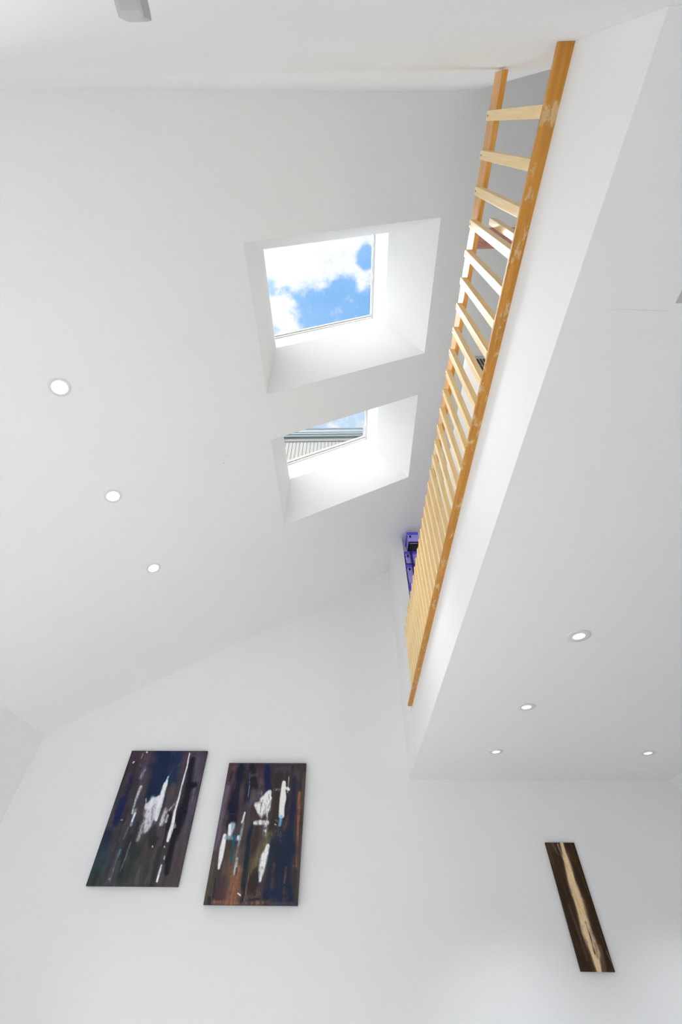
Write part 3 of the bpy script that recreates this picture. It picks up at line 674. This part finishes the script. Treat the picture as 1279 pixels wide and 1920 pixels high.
tag(obj('strap', bm, M['strap'], loc=V(1.40, 7.066, 5.5)), 'narrow navy webbing strap hanging down in front of the purple crates', 'strap')
c = V(1.42, 7.3, LT)
root = thing('storage_tub', 'tall deep blue plastic tub under the purple crates', 'tub', c)
boxobj('body', (1.25, 1.58, 7.10, 7.62, LT, 5.26), M['purpledark'], root, 0.02)
boxobj('lid', (1.245, 1.585, 7.09, 7.63, 5.262, 5.34), M['purpledark'], root, 0.01)

# ------------------------------------------------------------------ paintings on the far wall
def hashnoise(nx, nz, fx, fz, seed):
    r = np.random.RandomState(seed)
    gx, gz = max(2, int(fx)), max(2, int(fz))
    gr = r.rand(gz+2, gx+2)
    u = np.linspace(0, gx-1e-6, nx); v = np.linspace(0, gz-1e-6, nz)
    iu, iv = u.astype(int), v.astype(int); fu, fv = u-iu, v-iv
    fu = fu*fu*(3-2*fu); fv = fv*fv*(3-2*fv)
    a = gr[np.ix_(iv, iu)]; b = gr[np.ix_(iv, iu+1)]; c = gr[np.ix_(iv+1, iu)]; d = gr[np.ix_(iv+1, iu+1)]
    return (a*(1-fu)+b*fu)*(1-fv)[:, None]+(c*(1-fu)+d*fu)*fv[:, None]
def paint(nx, nz, asp, corners, strokes, seed, mottle=0.16, wobble=0.7):
    """brush strokes laid on an nx by nz canvas; asp = height/width.  sRGB 0..255 in, linear out"""
    u = np.linspace(0, 1, nx)[None, :]; v = np.linspace(0, 1, nz)[:, None]
    tl, tr, bl, br = [np.array(c, float) for c in corners]
    img = ((1-u)*(1-v))[..., None]*tl+(u*(1-v))[..., None]*tr+((1-u)*v)[..., None]*bl+(u*v)[..., None]*br
    streak = hashnoise(nx, nz, 60, 9, seed)*0.6+hashnoise(nx, nz, 110, 26, seed+1)*0.4
    fine = hashnoise(nx, nz, 120, 40, seed+2)*0.55+hashnoise(nx, nz, nx*0.7, nz*0.45, seed+3)*0.45
    wob = hashnoise(nx, nz, 24, 14, seed+4)-0.5
    img *= (1+mottle*1.6*(streak-0.5))[..., None]
    cloud = hashnoise(nx, nz, 5, 6, seed+5)*0.6+hashnoise(nx, nz, 11, 12, seed+6)*0.4
    img *= (1+mottle*2.4*(cloud-0.5))[..., None]
    rr = random.Random(seed); under = []
    for n in range(46):                                     # loose underpainting of palette-knife pulls
        a = rr.random(); b = rr.random(); ln = 0.06+0.22*rr.random(); k = rr.choice((0.45, 0.6, 0.75, 1.2, 1.35))
        c0 = rr.choice((tl, tr, bl, br))
        under.append(([(a, b), (a+0.02*rr.uniform(-1, 1), b+ln)], [0.03+0.07*rr.random()]*2, tuple(c0*k), 0.5, 0.2, 0.35))
    for n, (pts, ws, col, op, hard, dry) in enumerate(under+list(strokes)):
        best = np.full((nz, nx), 9.0)
        for (p, q, wa, wb) in zip(pts, pts[1:], ws, ws[1:]):
            ax, ay = p[0], p[1]*asp; bx, by = q[0], q[1]*asp
            ex, ey = bx-ax, by-ay; L = ex*ex+ey*ey+1e-9
            t = np.clip(((u-ax)*ex+(v*asp-ay)*ey)/L, 0, 1)
            d = np.sqrt((u-ax-t*ex)**2+(v*asp-ay-t*ey)**2)/((wa+(wb-wa)*t)*0.5+1e-6)
            best = np.minimum(best, d)
        lo = 0.25+0.6*hard
        best = best+wob*wobble*(0.35+0.65*min(1, max(ws)*6))
        a = np.clip((1.15-best)/(1.15-lo), 0, 1); a = a*a*(3-2*a)
        if dry > 0:
            k = np.clip((fine*0.7+streak*0.3-(0.26+dry*0.52)+0.16*(1-np.clip(best, 0, 1)))/0.26, 0, 1)
            a = a*(1-min(1, dry*1.8)*(1-k))
        a = (a*op)[..., None]
        c = np.array(col, float)*(1+mottle*(streak-0.5))[..., None]
        img = img*(1-a)+c*a
    img = np.clip(img/255.0, 0, 1)
    return np.where(img <= 0.04045, img/12.92, ((img+0.055)/1.055)**2.4)
def canvas(name, label, x0, x1, z0, z1, depth, nx, nz, corners, strokes, seed, edge, gain, mottle=0.16, wobble=0.7):
    asp = (z1-z0)/(x1-x0)
    col = np.clip(paint(nx, nz, asp, corners, strokes, seed, mottle, wobble)*gain, 0, 0.92)
    y = YF-depth
    xs = np.linspace(x0, x1, nx); zv = np.linspace(z1, z0, nz)
    verts = [tuple(V(a, y, b)) for b in zv for a in xs]
    faces = [(j*nx+i, (j+1)*nx+i, (j+1)*nx+i+1, j*nx+i+1) for j in range(nz-1) for i in range(nx-1)]
    n = len(verts)
    verts += [tuple(V(a, yy, b)) for yy in (y, YF-0.004) for (a, b) in ((x0, z1), (x1, z1), (x1, z0), (x0, z0))]
    for i in range(4):
        j = (i+1) % 4; faces.append((n+i, n+j, n+4+j, n+4+i))
    faces.append((n+4, n+5, n+6, n+7))
    me = bpy.data.meshes.new(name); org = V((x0+x1)/2, YF-0.004, z0)
    me.from_pydata([tuple(Vector(p)-org) for p in verts], [], faces)
    at = me.color_attributes.new('paint', 'FLOAT_COLOR', 'POINT')
    rgba = np.ones((len(verts), 4)); rgba[:n, :3] = col.reshape(-1, 3); rgba[n:, :3] = [lin(c) for c in edge]
    at.data.foreach_set('color', rgba.astype(np.float32).ravel())
    m, t, b = base_mat(name+'_paint')
    an = t.add('ShaderNodeVertexColor'); an.layer_name = 'paint'
    t.l.new(an.outputs[0], b.inputs['Base Color'])
    b.inputs['Roughness'].default_value = 0.5; b.inputs['Specular IOR Level'].default_value = 0.2
    tcn = t.add('ShaderNodeTexCoord'); mp = t.add('ShaderNodeMapping'); mp.inputs['Scale'].default_value = (90, 90, 22); t.l.new(tcn.outputs['Object'], mp.inputs[0])
    bump(t, b, t.noise(mp.outputs[0], 1.0, 4.0), 0.25, 0.002)
    me.materials.append(m)
    o = bpy.data.objects.new(name, me); COL.objects.link(o); o.location = org
    tag(o, label, 'painting')
    return o
canvas('abstract_painting', 'dark navy and purple abstract canvas with thin white streaks, left of the pair', -3.925, -2.565, 0.608, 2.408, 0.06, 150, 220,
       [(68, 52, 64), (74, 66, 82), (54, 60, 60), (74, 66, 68)], [(p, [w*(1.3 if min(c) > 185 else 1) for w in ws], c, o, h, d*(0.7 if min(c) > 185 else 1)) for p, ws, c, o, h, d in STROKES_A], 11, (50, 46, 54), 1.08)
canvas('abstract_painting', 'dark abstract canvas with orange patches and white blocks, right of the pair', -2.125, -0.779, 0.419, 2.212, 0.09, 150, 220,
       [(62, 46, 58), (54, 48, 48), (72, 62, 54), (60, 55, 64)], [(p, [w*(1.2 if min(c) > 185 else 1) for w in ws], c, o, h, d*(0.75 if min(c) > 185 else 1)) for p, ws, c, o, h, d in STROKES_B], 23, (44, 44, 50), 1.28)
canvas('abstract_painting', 'narrow dark brown canvas with a cream stripe under the loft', 2.987, 3.427, -0.172, 1.158, 0.035, 64, 190,
       [(58, 42, 26), (50, 32, 14), (50, 34, 20), (52, 32, 12)], [(p, [w*1.28 for w in ws], *r) for p, ws, *r in STROKES_C], 37, (50, 34, 20), 1.25, 0.2, 0.2)

# ------------------------------------------------------------------ outside
bm = bmesh.new(); quad(bm, [(-60, -40, FZ-0.25), (-6.05, -40, FZ-0.25), (-6.05, 60, FZ-0.25), (-60, 60, FZ-0.25)]); quad(bm, [(-6.05, 8.6, FZ-0.25), (30, 8.6, FZ-0.25), (30, 60, FZ-0.25), (-6.05, 60, FZ-0.25)])
tag(obj('paving', bm, M['ground'], loc=V(-20, 10, FZ-0.25)), 'pale paving outside the house', 'ground')['kind'] = 'structure'
BY = 11.0
c = V(-3, BY+1, FZ-0.25)
root = thing('neighbouring_house', 'cream boarded house with blue grey metal eaves seen through the farther skylight', 'house', c)
xr = 0.055*BY
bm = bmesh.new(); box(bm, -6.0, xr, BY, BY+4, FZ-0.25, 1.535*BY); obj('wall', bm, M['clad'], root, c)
bm = bmesh.new()
for i in range(44):
    x = -5.9+i*0.17
    if x < xr-0.05: box(bm, x, x+0.026, BY-0.008, BY, 10.0, 1.512*BY)
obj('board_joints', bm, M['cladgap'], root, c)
def band(nm, a, b, out, mat, x1): boxobj(nm, (-6.2, x1, BY-out, BY+4.1, a*BY, b*BY), M[mat], root)
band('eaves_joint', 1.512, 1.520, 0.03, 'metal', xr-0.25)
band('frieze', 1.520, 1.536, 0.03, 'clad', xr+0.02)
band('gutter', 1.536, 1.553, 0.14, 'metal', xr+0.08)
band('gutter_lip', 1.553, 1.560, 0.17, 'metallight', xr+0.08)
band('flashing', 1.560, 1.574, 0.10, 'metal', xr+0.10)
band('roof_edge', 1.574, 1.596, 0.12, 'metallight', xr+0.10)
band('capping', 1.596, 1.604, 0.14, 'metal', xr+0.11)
